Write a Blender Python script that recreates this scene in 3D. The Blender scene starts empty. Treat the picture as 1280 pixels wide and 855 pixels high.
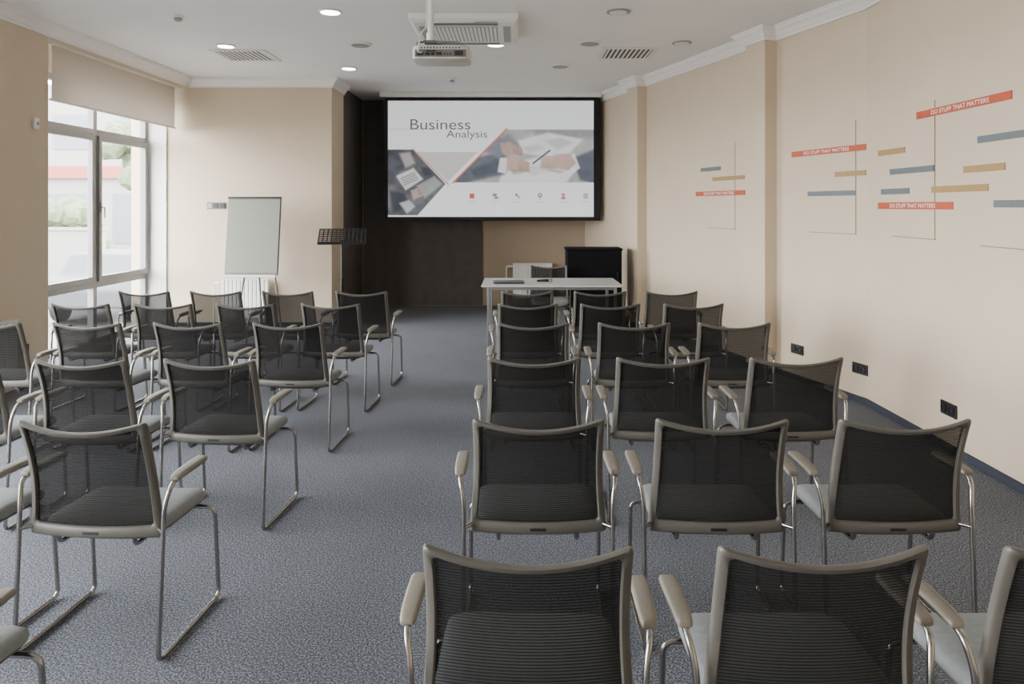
import bpy, math, random
import numpy as np
from mathutils import Vector, Matrix
random.seed(4)
COL = bpy.context.scene.collection
pi = math.pi

# ------------------------------------------------------------------ materials
def lin(c):
    c = c/255.0
    return c/12.92 if c <= 0.04045 else ((c+0.055)/1.055)**2.4
def rgb(r,g,b): return (lin(r),lin(g),lin(b),1.0)
MATS = {}
def mat(name, col, rough=0.6, metal=0.0, noise=0.0, nscale=20.0, bump=0.0, bscale=200.0, emit=None, estr=0.0, spec=0.5):
    if name in MATS: return MATS[name]
    m = bpy.data.materials.new(name); m.use_nodes = True
    nt = m.node_tree; b = nt.nodes["Principled BSDF"]
    b.inputs["Base Color"].default_value = col
    b.inputs["Roughness"].default_value = rough
    b.inputs["Metallic"].default_value = metal
    b.inputs["Specular IOR Level"].default_value = spec
    tc = nt.nodes.new("ShaderNodeTexCoord")
    if noise > 0:
        n = nt.nodes.new("ShaderNodeTexNoise"); n.inputs["Scale"].default_value = nscale; n.inputs["Detail"].default_value = 4
        r = nt.nodes.new("ShaderNodeValToRGB")
        lo = tuple(max(0,c*(1-noise)) for c in col[:3])+(1,); hi = tuple(min(1,c*(1+noise)) for c in col[:3])+(1,)
        r.color_ramp.elements[0].color = lo; r.color_ramp.elements[1].color = hi
        r.color_ramp.elements[0].position = 0.3; r.color_ramp.elements[1].position = 0.7
        nt.links.new(tc.outputs["Object"], n.inputs["Vector"]); nt.links.new(n.outputs["Fac"], r.inputs["Fac"])
        nt.links.new(r.outputs["Color"], b.inputs["Base Color"])
    if bump > 0:
        n2 = nt.nodes.new("ShaderNodeTexNoise"); n2.inputs["Scale"].default_value = bscale
        bp_ = nt.nodes.new("ShaderNodeBump"); bp_.inputs["Strength"].default_value = bump; bp_.inputs["Distance"].default_value = 0.01
        nt.links.new(tc.outputs["Object"], n2.inputs["Vector"]); nt.links.new(n2.outputs["Fac"], bp_.inputs["Height"])
        nt.links.new(bp_.outputs["Normal"], b.inputs["Normal"])
    if emit is not None:
        b.inputs["Emission Color"].default_value = emit; b.inputs["Emission Strength"].default_value = estr
    MATS[name] = m
    return m

WALL = mat("beige_paint", rgb(201,185,162), 0.85, noise=0.02, nscale=3, bump=0.08, bscale=300)
WHITEW = mat("white_paint", rgb(228,225,219), 0.8, noise=0.02, nscale=4)
CEIL = mat("ceiling_paint", rgb(236,236,234), 0.9, noise=0.015, nscale=2)
DARKW = mat("dark_grey_brown_cloth", rgb(88,83,80), 0.95, noise=0.08, nscale=8, bump=0.2, bscale=120)
CROWN = mat("moulding_white", rgb(234,232,228), 0.6, noise=0.01)
BASEB = mat("dark_skirting", rgb(44,48,60), 0.8, noise=0.1)
FRAMEW = mat("backlit_window_profile", rgb(128,128,127), 0.45, noise=0.02)  # whitish frames; their backlit grey is put into the base colour
TAUPE = mat("taupe_plastic", rgb(84,81,75), 0.5, noise=0.04, nscale=30, bump=0.05, bscale=600)
PADM = mat("armrest_plastic", rgb(122,117,106), 0.5, noise=0.03, nscale=30)
CHROME = mat("chrome_steel", rgb(158,156,152), 0.25, 1.0, noise=0.02)
SEATM = mat("grey_upholstery", rgb(128,132,133), 0.9, noise=0.08, nscale=60, bump=0.3, bscale=900)
BLACK = mat("black_plastic", rgb(22,22,23), 0.5, noise=0.1)
BLACKC = mat("black_matte_laminate", rgb(20,20,22), 0.9, noise=0.1, spec=0.1)
BLACKM = mat("black_metal", rgb(25,25,26), 0.4, 0.3, noise=0.1)
WHITEP = mat("white_plastic", rgb(226,226,222), 0.45, noise=0.01)
PROJB = mat("aged_white_plastic", rgb(196,193,184), 0.5, noise=0.04, nscale=12)
WHITEM = mat("white_enamel", rgb(228,228,224), 0.35, noise=0.01)
GREYP = mat("grey_plastic", rgb(150,150,148), 0.5, noise=0.03)
DGREYP = mat("dark_grey_plastic", rgb(96,96,95), 0.5, noise=0.03)
LGREY = mat("light_grey_laminate", rgb(190,190,188), 0.35, noise=0.02)
STEEL = mat("grey_steel", rgb(150,152,154), 0.4, 0.7, noise=0.03)
REDM = mat("red_orange_board", rgb(180,80,52), 0.6, noise=0.04, nscale=15)
GOLDM = mat("ochre_board", rgb(158,128,82), 0.6, noise=0.06, nscale=15)
BLUEM = mat("slate_blue_board", rgb(98,107,111), 0.6, noise=0.04, nscale=15)
LINEM = mat("thin_line_paint", rgb(130,112,94), 0.7, noise=0.02)
LETTER = mat("white_lettering", rgb(240,236,228), 0.6, noise=0.01)
PAPER = mat("paper", rgb(200,203,194), 0.8, noise=0.01)
CHART = mat("grey_green_board", rgb(128,131,120), 0.7, noise=0.02)
VENTD = mat("vent_dark", rgb(70,70,72), 0.7, noise=0.05)
ALU = mat("aluminium", rgb(185,186,188), 0.35, 0.8, noise=0.02)
LAMP = mat("lamp_glow", rgb(255,246,230), 0.5, emit=(1,0.93,0.82,1), estr=14.0, noise=0.01)

# carpet
CARPET = bpy.data.materials.new("carpet"); CARPET.use_nodes = True
nt = CARPET.node_tree; b = nt.nodes["Principled BSDF"]; b.inputs["Roughness"].default_value = 1.0; b.inputs["Specular IOR Level"].default_value = 0.1
b.inputs["Sheen Weight"].default_value = 0.06
tc = nt.nodes.new("ShaderNodeTexCoord")
n1 = nt.nodes.new("ShaderNodeTexNoise"); n1.inputs["Scale"].default_value = 140; n1.inputs["Detail"].default_value = 4; n1.inputs["Roughness"].default_value = 0.85
n2 = nt.nodes.new("ShaderNodeTexNoise"); n2.inputs["Scale"].default_value = 2.2; n2.inputs["Detail"].default_value = 3
r1 = nt.nodes.new("ShaderNodeValToRGB")
r1.color_ramp.elements[0].position = 0.38; r1.color_ramp.elements[0].color = rgb(34,38,46)
r1.color_ramp.elements[1].position = 0.63; r1.color_ramp.elements[1].color = rgb(170,174,181)
e = r1.color_ramp.elements.new(0.5); e.color = rgb(80,85,95)
mx = nt.nodes.new("ShaderNodeMix"); mx.data_type = 'RGBA'; mx.blend_type = 'MULTIPLY'; mx.inputs[0].default_value = 0.25
nt.links.new(tc.outputs["Object"], n1.inputs["Vector"]); nt.links.new(tc.outputs["Object"], n2.inputs["Vector"])
nt.links.new(n1.outputs["Fac"], r1.inputs["Fac"]); nt.links.new(r1.outputs["Color"], mx.inputs[6]); nt.links.new(n2.outputs["Fac"], mx.inputs[7])
nt.links.new(mx.outputs[2], b.inputs["Base Color"])
bu = nt.nodes.new("ShaderNodeBump"); bu.inputs["Strength"].default_value = 0.35; bu.inputs["Distance"].default_value = 0.005
nt.links.new(n1.outputs["Fac"], bu.inputs["Height"]); nt.links.new(bu.outputs["Normal"], b.inputs["Normal"])

def see_through(name, col, rough, fac, stripes=0, sc=300.0, spec=0.5):
    m = bpy.data.materials.new(name); m.use_nodes = True
    nt = m.node_tree; out = nt.nodes["Material Output"]; b = nt.nodes["Principled BSDF"]
    b.inputs["Base Color"].default_value = col; b.inputs["Roughness"].default_value = rough; b.inputs["Specular IOR Level"].default_value = spec
    t = nt.nodes.new("ShaderNodeBsdfTransparent"); mxs = nt.nodes.new("ShaderNodeMixShader")
    nt.links.new(t.outputs[0], mxs.inputs[1]); nt.links.new(b.outputs[0], mxs.inputs[2])
    if stripes:
        tc = nt.nodes.new("ShaderNodeTexCoord"); w = nt.nodes.new("ShaderNodeTexWave"); w.bands_direction = 'Z'
        w.inputs["Scale"].default_value = sc
        nt.links.new(tc.outputs["Object"], w.inputs["Vector"])
        mr = nt.nodes.new("ShaderNodeMapRange"); mr.inputs[3].default_value = fac-stripes; mr.inputs[4].default_value = min(1,fac+stripes)
        nt.links.new(w.outputs["Fac"], mr.inputs[0]); nt.links.new(mr.outputs[0], mxs.inputs[0])
    else:
        mxs.inputs[0].default_value = fac
    nt.links.new(mxs.outputs[0], out.inputs["Surface"])
    return m
NET = see_through("black_net", rgb(30,29,28), 0.9, 0.905, 0.05, 40.0, spec=0.12)
GLASS = see_through("window_glass", rgb(235,240,240), 0.05, 0.05)
BLIND = bpy.data.materials.new("blind_cloth"); BLIND.use_nodes = True
nt = BLIND.node_tree; b = nt.nodes["Principled BSDF"]; b.inputs["Base Color"].default_value = rgb(206,197,186); b.inputs["Roughness"].default_value = 0.9
tl = nt.nodes.new("ShaderNodeBsdfTranslucent"); tl.inputs[0].default_value = rgb(214,200,184)
mxs = nt.nodes.new("ShaderNodeMixShader"); mxs.inputs[0].default_value = 0.07
nt.links.new(b.outputs[0], mxs.inputs[1]); nt.links.new(tl.outputs[0], mxs.inputs[2]); nt.links.new(mxs.outputs[0], nt.nodes["Material Output"].inputs["Surface"])

def slide(name, r, g, b_, k=1.0):
    c = rgb(r,g,b_)
    m = mat("slide_"+name, (c[0]*0.1,c[1]*0.1,c[2]*0.1,1), 0.9, emit=c, estr=k)
    return m

# ------------------------------------------------------------------ mesh builder
class MB:
    def __init__(s): s.v=[]; s.f=[]; s.m=[]
    def add(s, vs, fs, mi=0):
        o=len(s.v); s.v += [tuple(p) for p in vs]
        for f in fs: s.f.append(tuple(i+o for i in f)); s.m.append(mi)
    def box(s,x0,x1,y0,y1,z0,z1,mi=0):
        vs=[(x0,y0,z0),(x1,y0,z0),(x1,y1,z0),(x0,y1,z0),(x0,y0,z1),(x1,y0,z1),(x1,y1,z1),(x0,y1,z1)]
        s.add(vs,[(0,3,2,1),(4,5,6,7),(0,1,5,4),(1,2,6,5),(2,3,7,6),(3,0,4,7)],mi)
    def tube(s,path,r,n=10,mi=0,closed=False):
        P=[Vector(p) for p in path]; N=len(P); rings=[]
        T=[]
        for i in range(N):
            if closed: t=(P[(i+1)%N]-P[i-1])
            else:
                a=P[max(i-1,0)]; c=P[min(i+1,N-1)]; t=c-a
            T.append(t.normalized())
        up=Vector((0,0,1)) if abs(T[0].z)<0.9 else Vector((1,0,0))
        nrm=(up-T[0]*up.dot(T[0])).normalized()
        vs=[]
        for i in range(N):
            nrm=(nrm-T[i]*nrm.dot(T[i])).normalized(); bi=T[i].cross(nrm)
            rr=r[i] if isinstance(r,(list,tuple)) else r
            for k in range(n):
                a=2*pi*k/n; vs.append(P[i]+nrm*(math.cos(a)*rr)+bi*(math.sin(a)*rr))
        fs=[]
        M=N if closed else N-1
        for i in range(M):
            j=(i+1)%N
            for k in range(n):
                fs.append((i*n+k,i*n+(k+1)%n,j*n+(k+1)%n,j*n+k))
        if not closed:
            fs.append(tuple(range(n))[::-1]); fs.append(tuple((N-1)*n+k for k in range(n)))
        s.add(vs,fs,mi)
    def lathe(s,c,prof,n=24,mi=0,axis='z'):
        vs=[];fs=[]
        for (r,h) in prof:
            for k in range(n):
                a=2*pi*k/n
                if axis=='z': vs.append((c[0]+r*math.cos(a),c[1]+r*math.sin(a),c[2]+h))
                elif axis=='y': vs.append((c[0]+r*math.cos(a),c[1]+h,c[2]+r*math.sin(a)))
                else: vs.append((c[0]+h,c[1]+r*math.cos(a),c[2]+r*math.sin(a)))
        for i in range(len(prof)-1):
            for k in range(n): fs.append((i*n+k,i*n+(k+1)%n,(i+1)*n+(k+1)%n,(i+1)*n+k))
        fs.append(tuple(range(n))[::-1]); fs.append(tuple((len(prof)-1)*n+k for k in range(n)))
        s.add(vs,fs,mi)
    def pad(s,cx,cy,a,b,rings,e=5,n=40,mi=0,fn=None):
        vs=[];fs=[]
        for ins,z in rings:
            for k in range(n):
                t=2*pi*k/n; c=math.cos(t); d=math.sin(t)
                x=cx+(a-ins)*math.copysign(abs(c)**(2/e),c); y=cy+(b-ins)*math.copysign(abs(d)**(2/e),d)
                p=(x,y,z)
                if fn: p=fn(p)
                vs.append(p)
        R=len(rings)
        for i in range(R-1):
            for k in range(n): fs.append((i*n+k,i*n+(k+1)%n,(i+1)*n+(k+1)%n,(i+1)*n+k))
        fs.append(tuple(range(n))[::-1]); fs.append(tuple((R-1)*n+k for k in range(n)))
        s.add(vs,fs,mi)
    def poly_y(s,pts,y,mi=0):   # flat polygon in xz at y, facing -y
        s.add([(p[0],y,p[1]) for p in pts],[tuple(range(len(pts)))],mi)
    def prism_y(s,pts,y0,y1,mi=0):
        n=len(pts)
        vs=[(p[0],y0,p[1]) for p in pts]+[(p[0],y1,p[1]) for p in pts]
        fs=[tuple(range(n)),tuple(range(2*n-1,n-1,-1))]+[(i,(i+n),(i+1)%n+n,(i+1)%n) for i in range(n)]
        s.add(vs,fs,mi)
    def obj(s,name,mats,parent=None,loc=(0,0,0),rot=(0,0,0),smooth=False,bevel=0,sharp=35):
        me=bpy.data.meshes.new(name); me.from_pydata(s.v,[],s.f)
        if not isinstance(mats,(list,tuple)): mats=[mats]
        for m in mats: me.materials.append(m)
        me.polygons.foreach_set("material_index",s.m)
        me.update(); me.validate()
        import bmesh
        bm=bmesh.new(); bm.from_mesh(me); bmesh.ops.recalc_face_normals(bm,faces=bm.faces); bm.to_mesh(me); bm.free()
        if smooth:
            me.polygons.foreach_set("use_smooth",[True]*len(me.polygons)); me.set_sharp_from_angle(angle=math.radians(sharp))
        o=bpy.data.objects.new(name,me); COL.objects.link(o)
        o.location=loc; o.rotation_euler=rot
        if parent: o.parent=parent
        if bevel>0:
            md=o.modifiers.new("bevel",'BEVEL'); md.width=bevel; md.segments=2; md.limit_method='ANGLE'
        return o

def fillet(pts,r,n=6):
    P=[Vector(p) for p in pts]; out=[P[0]]
    for i in range(1,len(P)-1):
        a=P[i-1]-P[i]; c=P[i+1]-P[i]; d=min(r,a.length*0.48,c.length*0.48)
        p0=P[i]+a.normalized()*d; p1=P[i]+c.normalized()*d
        for k in range(n+1):
            t=k/n; out.append(p0*(1-t)**2+P[i]*2*t*(1-t)+p1*t*t)
    out.append(P[-1]); return out

def tag(o,label=None,cat=None,group=None,kind=None):
    if label: o["label"]=label
    if cat: o["category"]=cat
    if group: o["group"]=group
    if kind: o["kind"]=kind
    return o
def thing(name,label,cat,loc=(0,0,0),rz=0,group=None):
    o=bpy.data.objects.new(name,None); COL.objects.link(o); o.empty_display_size=0.1
    o.location=loc; o.rotation_euler=(0,0,rz)
    return tag(o,label,cat,group)
def struct(o,label=None):
    o["kind"]="structure"
    if label: o["label"]=label
    return o

def text_mesh(name,txt,x0,x1,z0,z1,y,m,parent):
    cu=bpy.data.curves.new(name,'FONT'); cu.body=txt; cu.size=1
    t=bpy.data.objects.new("tmp_text",cu); COL.objects.link(t)
    bpy.context.view_layer.update()
    dg=bpy.context.evaluated_depsgraph_get()
    me=bpy.data.meshes.new_from_object(t.evaluated_get(dg))
    bpy.data.objects.remove(t); bpy.data.curves.remove(cu)
    xs=[v.co.x for v in me.vertices]; ys=[v.co.y for v in me.vertices]
    ax,bx,ay,by=min(xs),max(xs),min(ys),max(ys)
    for v in me.vertices:
        X=x0+(v.co.x-ax)/(bx-ax)*(x1-x0); Z=z0+(v.co.y-ay)/(by-ay)*(z1-z0)
        v.co=(X,y,Z)
    me.materials.clear(); me.materials.append(m)
    o=bpy.data.objects.new(name,me); COL.objects.link(o); o.parent=parent
    return o

H=3.25
# ------------------------------------------------------------------ room shell
mb=MB(); mb.box(-5.05,3.2,-2.6,11.6,-0.1,0); struct(mb.obj("floor",CARPET),"blue-grey mottled loop carpet")
mb=MB(); mb.box(-5.05,3.2,-2.6,11.6,H,H+0.1); struct(mb.obj("ceiling",CEIL),"flat off-white painted ceiling")

RW=[(2.78,-2.5),(2.78,5.7),(2.458,6.787),(2.333,6.75),(2.248,7.038),(2.373,7.075),(1.696,9.363),(1.571,9.326),(1.486,9.614),(1.611,9.651),(1.093,11.4)]
mb=MB()
n=len(RW)
vs=[(x,y,0) for x,y in RW]+[(x,y,H) for x,y in RW]+[(3.15,y,0) for x,y in RW]+[(3.15,y,H) for x,y in RW]
fs=[]
for i in range(n-1):
    fs.append((i,i+1,n+i+1,n+i)); 
fs.append(tuple([2*n,3*n-1,4*n-1,3*n]))
fs.append((0,n,3*n,2*n)); fs.append((n-1,3*n-1,4*n-1,2*n-1))
mb.add(vs,fs)
struct(mb.obj("wall_right",WALL),"beige painted wall with two shallow pilasters")

def offset(pts,d):   # offset to the left-hand side of the direction of travel
    out=[]
    for i,p in enumerate(pts):
        p=Vector(p)
        ns=[]
        if i>0: t=(p-Vector(pts[i-1])).normalized(); ns.append(Vector((-t.y,t.x)))
        if i<len(pts)-1: t=(Vector(pts[i+1])-p).normalized(); ns.append(Vector((-t.y,t.x)))
        if len(ns)==1: o=ns[0]*d
        else:
            s=ns[0]+ns[1]; s.normalize(); o=s*(d/max(0.3,s.dot(ns[0])))
        out.append(p+o)
    return out
def sweep(pts,prof,name,m,label):
    mb=MB(); N=len(pts); K=len(prof); vs=[]
    for d,z in prof:
        for q in offset(pts,d): vs.append((q.x,q.y,z))
    fs=[]
    for k in range(K):
        k2=(k+1)%K
        for i in range(N-1): fs.append((k*N+i,k*N+i+1,k2*N+i+1,k2*N+i))
    fs.append(tuple(k*N for k in range(K))); fs.append(tuple(k*N+N-1 for k in range(K)))
    mb.add(vs,fs); return struct(mb.obj(name,m),label)
CP=[(0.001,3.13),(0.018,3.13),(0.022,3.15),(0.03,3.155),(0.055,3.19),(0.085,3.215),(0.09,3.232),(0.10,3.235),(0.10,3.2495),(0.001,3.2495)]
sweep(RW,CP,"trim_1",CROWN,"white crown moulding")
LW2=[(-4.3,-2.5),(-4.3,9.45),(-2.42,9.45),(-2.42,10.1)]
sweep(LW2,[(-d,z) for d,z in CP],"trim_2",CROWN,"white crown moulding")
BP=[(0.001,0.001),(0.014,0.001),(0.014,0.045),(0.010,0.05),(0.001,0.05)]
sweep(RW,BP,"baseboard_right",BASEB,"thin dark skirting strip")
sweep([(-4.58,9.45),(-2.42,9.45),(-2.42,10.1)],[(-d,z) for d,z in BP],"baseboard_left",BASEB,"thin dark skirting strip")

mb=MB()
mb.box(-5.05,-4.3,5.0,6.62,0,H)                 # pier between windows
mb.box(-4.52,-4.3,-2.5,5.0,3.12,H); mb.box(-4.38,-4.3,6.62,9.45,3.12,H)
mb.box(-5.05,-4.86,6.62,7.08,0,H)
mb.box(-5.05,-4.86,7.08,9.45,2.95,H)
mb.box(-5.05,-4.3,1.2,1.5,0,H); mb.box(-5.05,-4.86,-2.5,5.0,2.95,H)
mb.box(-5.05,-4.3,-2.5,-2.1,0,H)
struct(mb.obj("wall_left",WALL),"beige painted window wall with piers")
mb=MB(); mb.box(-5.05,-2.42,9.45,10.1,0,H); struct(mb.obj("wall_far_left",WALL),"beige painted wall")
mb=MB(); mb.box(-4.86,-4.58,9.425,9.449,0.001,3.12); struct(mb.obj("trim_3",WHITEW),"white window reveal")
mb=MB(); mb.box(-2.62,-2.43,10.101,11.4,0,H); struct(mb.obj("wall_alcove",DARKW),"dark brown alcove side")
WALLSHADE=mat("shaded_wall_paint",rgb(165,148,127),0.85,noise=0.02,nscale=3)  # end wall colour darkened to carry the shade below the screen
mb=MB(); mb.box(-2.62,3.15,11.4,11.6,0,H); struct(mb.obj("wall_back",WALLSHADE),"painted end wall, tan tone darkened for shade")
mb=MB()
N=60; x0,x1=-2.41,-0.53
vs=[];fs=[]
for i in range(N+1):
    x=x0+(x1-x0)*i/N; y=11.37+0.004*math.sin(i*0.9)
    vs+= [(x,y,0.012),(x,y,3.24),(x,y+0.012,0.012),(x,y+0.012,3.24)]
for i in range(N):
    a=4*i;c=a+4; fs+=[(a,c,c+1,a+1),(a+2,a+3,c+3,c+2),(a+1,c+1,c+3,a+3),(a,a+2,c+2,c)]
mb.add(vs,fs)
tag(mb.obj("backdrop_curtain",DARKW,smooth=True),"dark grey-brown backdrop cloth hanging on the end wall","curtain")
mb=MB(); mb.box(-5.05,3.15,-2.6,-2.5,0,H)
struct(mb.obj("wall_front",WALL),"beige painted wall")

# ------------------------------------------------------------------ windows
def window(name,y0,y1,panes,X=-4.85):
    root=MB(); z0,z1=0.0,2.95; t=0.05
    w=0.06
    def fr(ya,yb,za,zb,wd,xa,xb,m=root):
        m.box(xa,xb,ya,yb,za,za+wd); m.box(xa,xb,ya,yb,zb-wd,zb)
        m.box(xa,xb,ya,ya+wd,za+wd,zb-wd); m.box(xa,xb,yb-wd,yb,za+wd,zb-wd)
    fr(y0,y1,z0,z1,w,X-0.04,X+0.03)
    step=(y1-y0)/panes
    for i in range(1,panes): root.box(X-0.04,X+0.03,y0+i*step-0.035,y0+i*step+0.035,z0+w,z1-w)
    for zz in (0.67,2.42): 
        for i in range(panes):
            root.box(X-0.04,X+0.03,y0+i*step+0.035,y0+(i+1)*step-0.035,zz-0.035,zz+0.035)
    o=struct(root.obj(name,FRAMEW,bevel=0.004),"tall window with opening casements, frames coloured backlit grey")
    g=MB()
    g.add([(X-0.01,y0+w,z0+w),(X-0.01,y1-w,z0+w),(X-0.01,y1-w,z1-w),(X-0.01,y0+w,z1-w)],[(0,1,2,3)])
    g.obj("glass",GLASS,parent=o)
    for i in range(panes):
        s=MB(); a=y0+i*step+0.037; c=y0+(i+1)*step-0.037
        fr(a,c,0.707,2.383,0.06,X+0.002,X+0.055,s)
        so=s.obj("casement",FRAMEW,parent=o,bevel=0.004)
        if i==1:
            h=MB(); h.box(X+0.056,X+0.066,a+0.018,a+0.042,1.50,1.62)
            h.tube(fillet([(X+0.06,a+0.03,1.56),(X+0.10,a+0.03,1.56),(X+0.10,a+0.03,1.44)],0.02),0.008)
            h.obj("handle",STEEL,parent=so,smooth=True)
    return o
window("window_1",7.08,9.42,2)
window("window_2",1.5,5.0,3)
window("window_3",-2.1,1.2,3)

# roller blind
bl=thing("roller_blind","half-lowered cream roller blind over the window","blind",(-4.44,0,0))
mb=MB(); vs=[];fs=[]
M=40
for i in range(M+1):
    y=6.88+(9.36-6.88)*i/M; 
    for j,z in enumerate((2.60,2.75,2.9,3.05,3.12)):
        vs.append((0.004*math.sin(i*0.5+j*0.3),y,z))
for i in range(M):
    for j in range(4): a=i*5+j; fs.append((a,a+5,a+6,a+1))
mb.add(vs,fs); mb.obj("cloth",BLIND,parent=bl,smooth=True)
mb=MB(); mb.tube([(0,6.86,2.59),(0,9.38,2.59)],0.012); mb.obj("bottom_rail",WHITEP,parent=bl,smooth=True)
mb=MB(); mb.tube([(0.0,6.86,3.145),(0.0,9.38,3.145)],0.03,14); mb.obj("roller",WHITEP,parent=bl,smooth=True)

# ------------------------------------------------------------------ exterior
GZ=-0.9
PAVE=mat("asphalt",rgb(96,96,96),0.9,noise=0.1,nscale=3)
mb=MB(); mb.box(-60,-5.1,-30,70,GZ-0.1,GZ); tag(mb.obj("street",PAVE),"pale grey asphalt street outside the window","ground",kind="stuff")
FAC=mat("facade",rgb(118,116,113),0.8,noise=0.03,nscale=1)
ORG=mat("orange_panel",rgb(124,66,50),0.7,noise=0.05)
WIN=mat("dark_glazing",rgb(84,87,90),0.4,noise=0.1)
bd=thing("shop_building","long pale building with an orange fascia and glazed front","building",(-28,42,GZ))
mb=MB(); mb.box(-16,16,0,10,0,9.6); mb.obj("body",FAC,parent=bd,bevel=0.03)
mb=MB(); mb.box(-16.1,16.1,-0.3,0,4.1,4.8); mb.obj("fascia",ORG,parent=bd)
for i in range(8):
    xx=-15+i*3.9
    mb=MB(); mb.box(xx,xx+3.1,-0.06,-0.01,0.3,3.2); mb.obj("glazing",WIN,parent=bd)
    mb=MB(); mb.box(xx+0.4,xx+2.7,-0.06,-0.01,5.8,7.8); mb.obj("glazing",WIN,parent=bd)
LEAF=mat("foliage",rgb(72,84,58),0.8,noise=0.35,nscale=6)
def blob(name,c,rad,n,sq,m,parent=None,label=None,cat=None,rest=None):
    import bmesh
    mb=MB()
    bm=bmesh.new(); bmesh.ops.create_icosphere(bm,subdivisions=2,radius=1)
    base=[v.co.copy() for v in bm.verts]; faces=[tuple(v.index for v in f.verts) for f in bm.faces]; bm.free()
    for i in range(n):
        a=random.uniform(0,2*pi); q=random.uniform(0,1)**0.5*rad; hz=random.uniform(-1,1)*rad*sq
        r=rad*random.uniform(0.28,0.5); cc=Vector((c[0]+q*math.cos(a),c[1]+q*math.sin(a),c[2]+hz))
        mb.add([cc+v*r*(1+random.uniform(-0.12,0.12)) for v in base],faces)
    if rest is not None:
        mz=min(v[2] for v in mb.v); mb.v=[(v[0],v[1],v[2]-mz+rest) for v in mb.v]
    o=mb.obj(name,m,parent=parent)
    if label: tag(o,label,cat)
    return o
blob("hedge_bush",(-15.2,24,0.75),1.25,34,0.75,LEAF,label="rounded light green bush behind a low garden wall",cat="bush",rest=GZ)
mb=MB(); mb.box(-24,-12.5,21.7,21.95,GZ+0.002,0.85); mb.box(-24.05,-12.45,21.65,22.0,0.85,0.93)
tag(mb.obj("garden_wall",FAC),"low pale rendered garden wall beside the street","wall")
tr=thing("street_tree","slim green tree beside the street","tree",(-14.2,27.5,GZ+0.002))
mb=MB(); mb.tube([(0,0,0.0),(0,0,0.8),(0.05,0,1.8),(0,0.05,3.8)],[0.12,0.11,0.09,0.05]); mb.obj("trunk",mat("bark",rgb(80,72,64),0.9,noise=0.2),parent=tr,smooth=True)
blob("foliage",(0,0,4.5),1.2,26,0.9,LEAF,parent=tr)
# parked car
CARP=mat("car_paint",rgb(50,52,56),0.6,0.0,noise=0.02)
car=thing("parked_car","dark grey hatchback car parked outside the window","car",(-9.1,16.8,GZ),rz=math.radians(94))
prof=[(-2.0,0.35),(-2.02,0.75),(-1.85,0.92),(-1.35,1.0),(-0.85,1.42),(0.5,1.46),(1.15,1.02),(1.85,0.86),(2.05,0.6),(2.05,0.32)]
mb=MB(); mb.prism_y(prof,-0.82,0.82); mb.obj("body",CARP,parent=car,bevel=0.06)
mb=MB(); mb.prism_y([(-1.2,1.02),(-0.82,1.36),(0.45,1.39),(0.98,1.03)],-0.835,0.835); mb.obj("side_window",mat("car_glass",rgb(20,22,26),0.1,noise=0.05),parent=car)
for xx in (-1.25,1.3):
    for yy in (-0.78,0.78):
        mb=MB(); mb.lathe((xx,yy,0.32),[(0.2,-0.09),(0.32,-0.08),(0.32,0.08),(0.2,0.09)],axis='y'); mb.obj("wheel",BLACK,parent=car,smooth=True)

# ------------------------------------------------------------------ chairs
def bpnt(u,v):
    x=u*(0.229+0.016*(1-v)-0.008*math.sin(pi*v))
    zt=0.804+0.034*u*u; zb=0.412
    z=zb+(zt-zb)*v
    y=-0.185-0.085*v+0.022*math.sin(pi*v)-0.028*(1-u*u)
    return Vector((x,y,z))
def rr(u0,u1,v0,v1,ru,rv,nc=6,ns=14):
    pts=[]
    cs=[(u1-ru,v1-rv,0),(u0+ru,v1-rv,1),(u0+ru,v0+rv,2),(u1-ru,v0+rv,3)]
    for k,(cu,cv,q) in enumerate(cs):
        for i in range(nc+1):
            a=(q+i/nc)*pi/2; pts.append((cu+ru*math.cos(a),cv+rv*math.sin(a)))
        nx=cs[(k+1)%4]; a=(q+1)*pi/2
        p=pts[-1]; qn=(nx[0]+ru*math.cos(a),nx[1]+rv*math.sin(a))
        for i in range(1,ns): t=i/ns; pts.append((p[0]+(qn[0]-p[0])*t,p[1]+(qn[1]-p[1])*t))
    return pts
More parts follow.
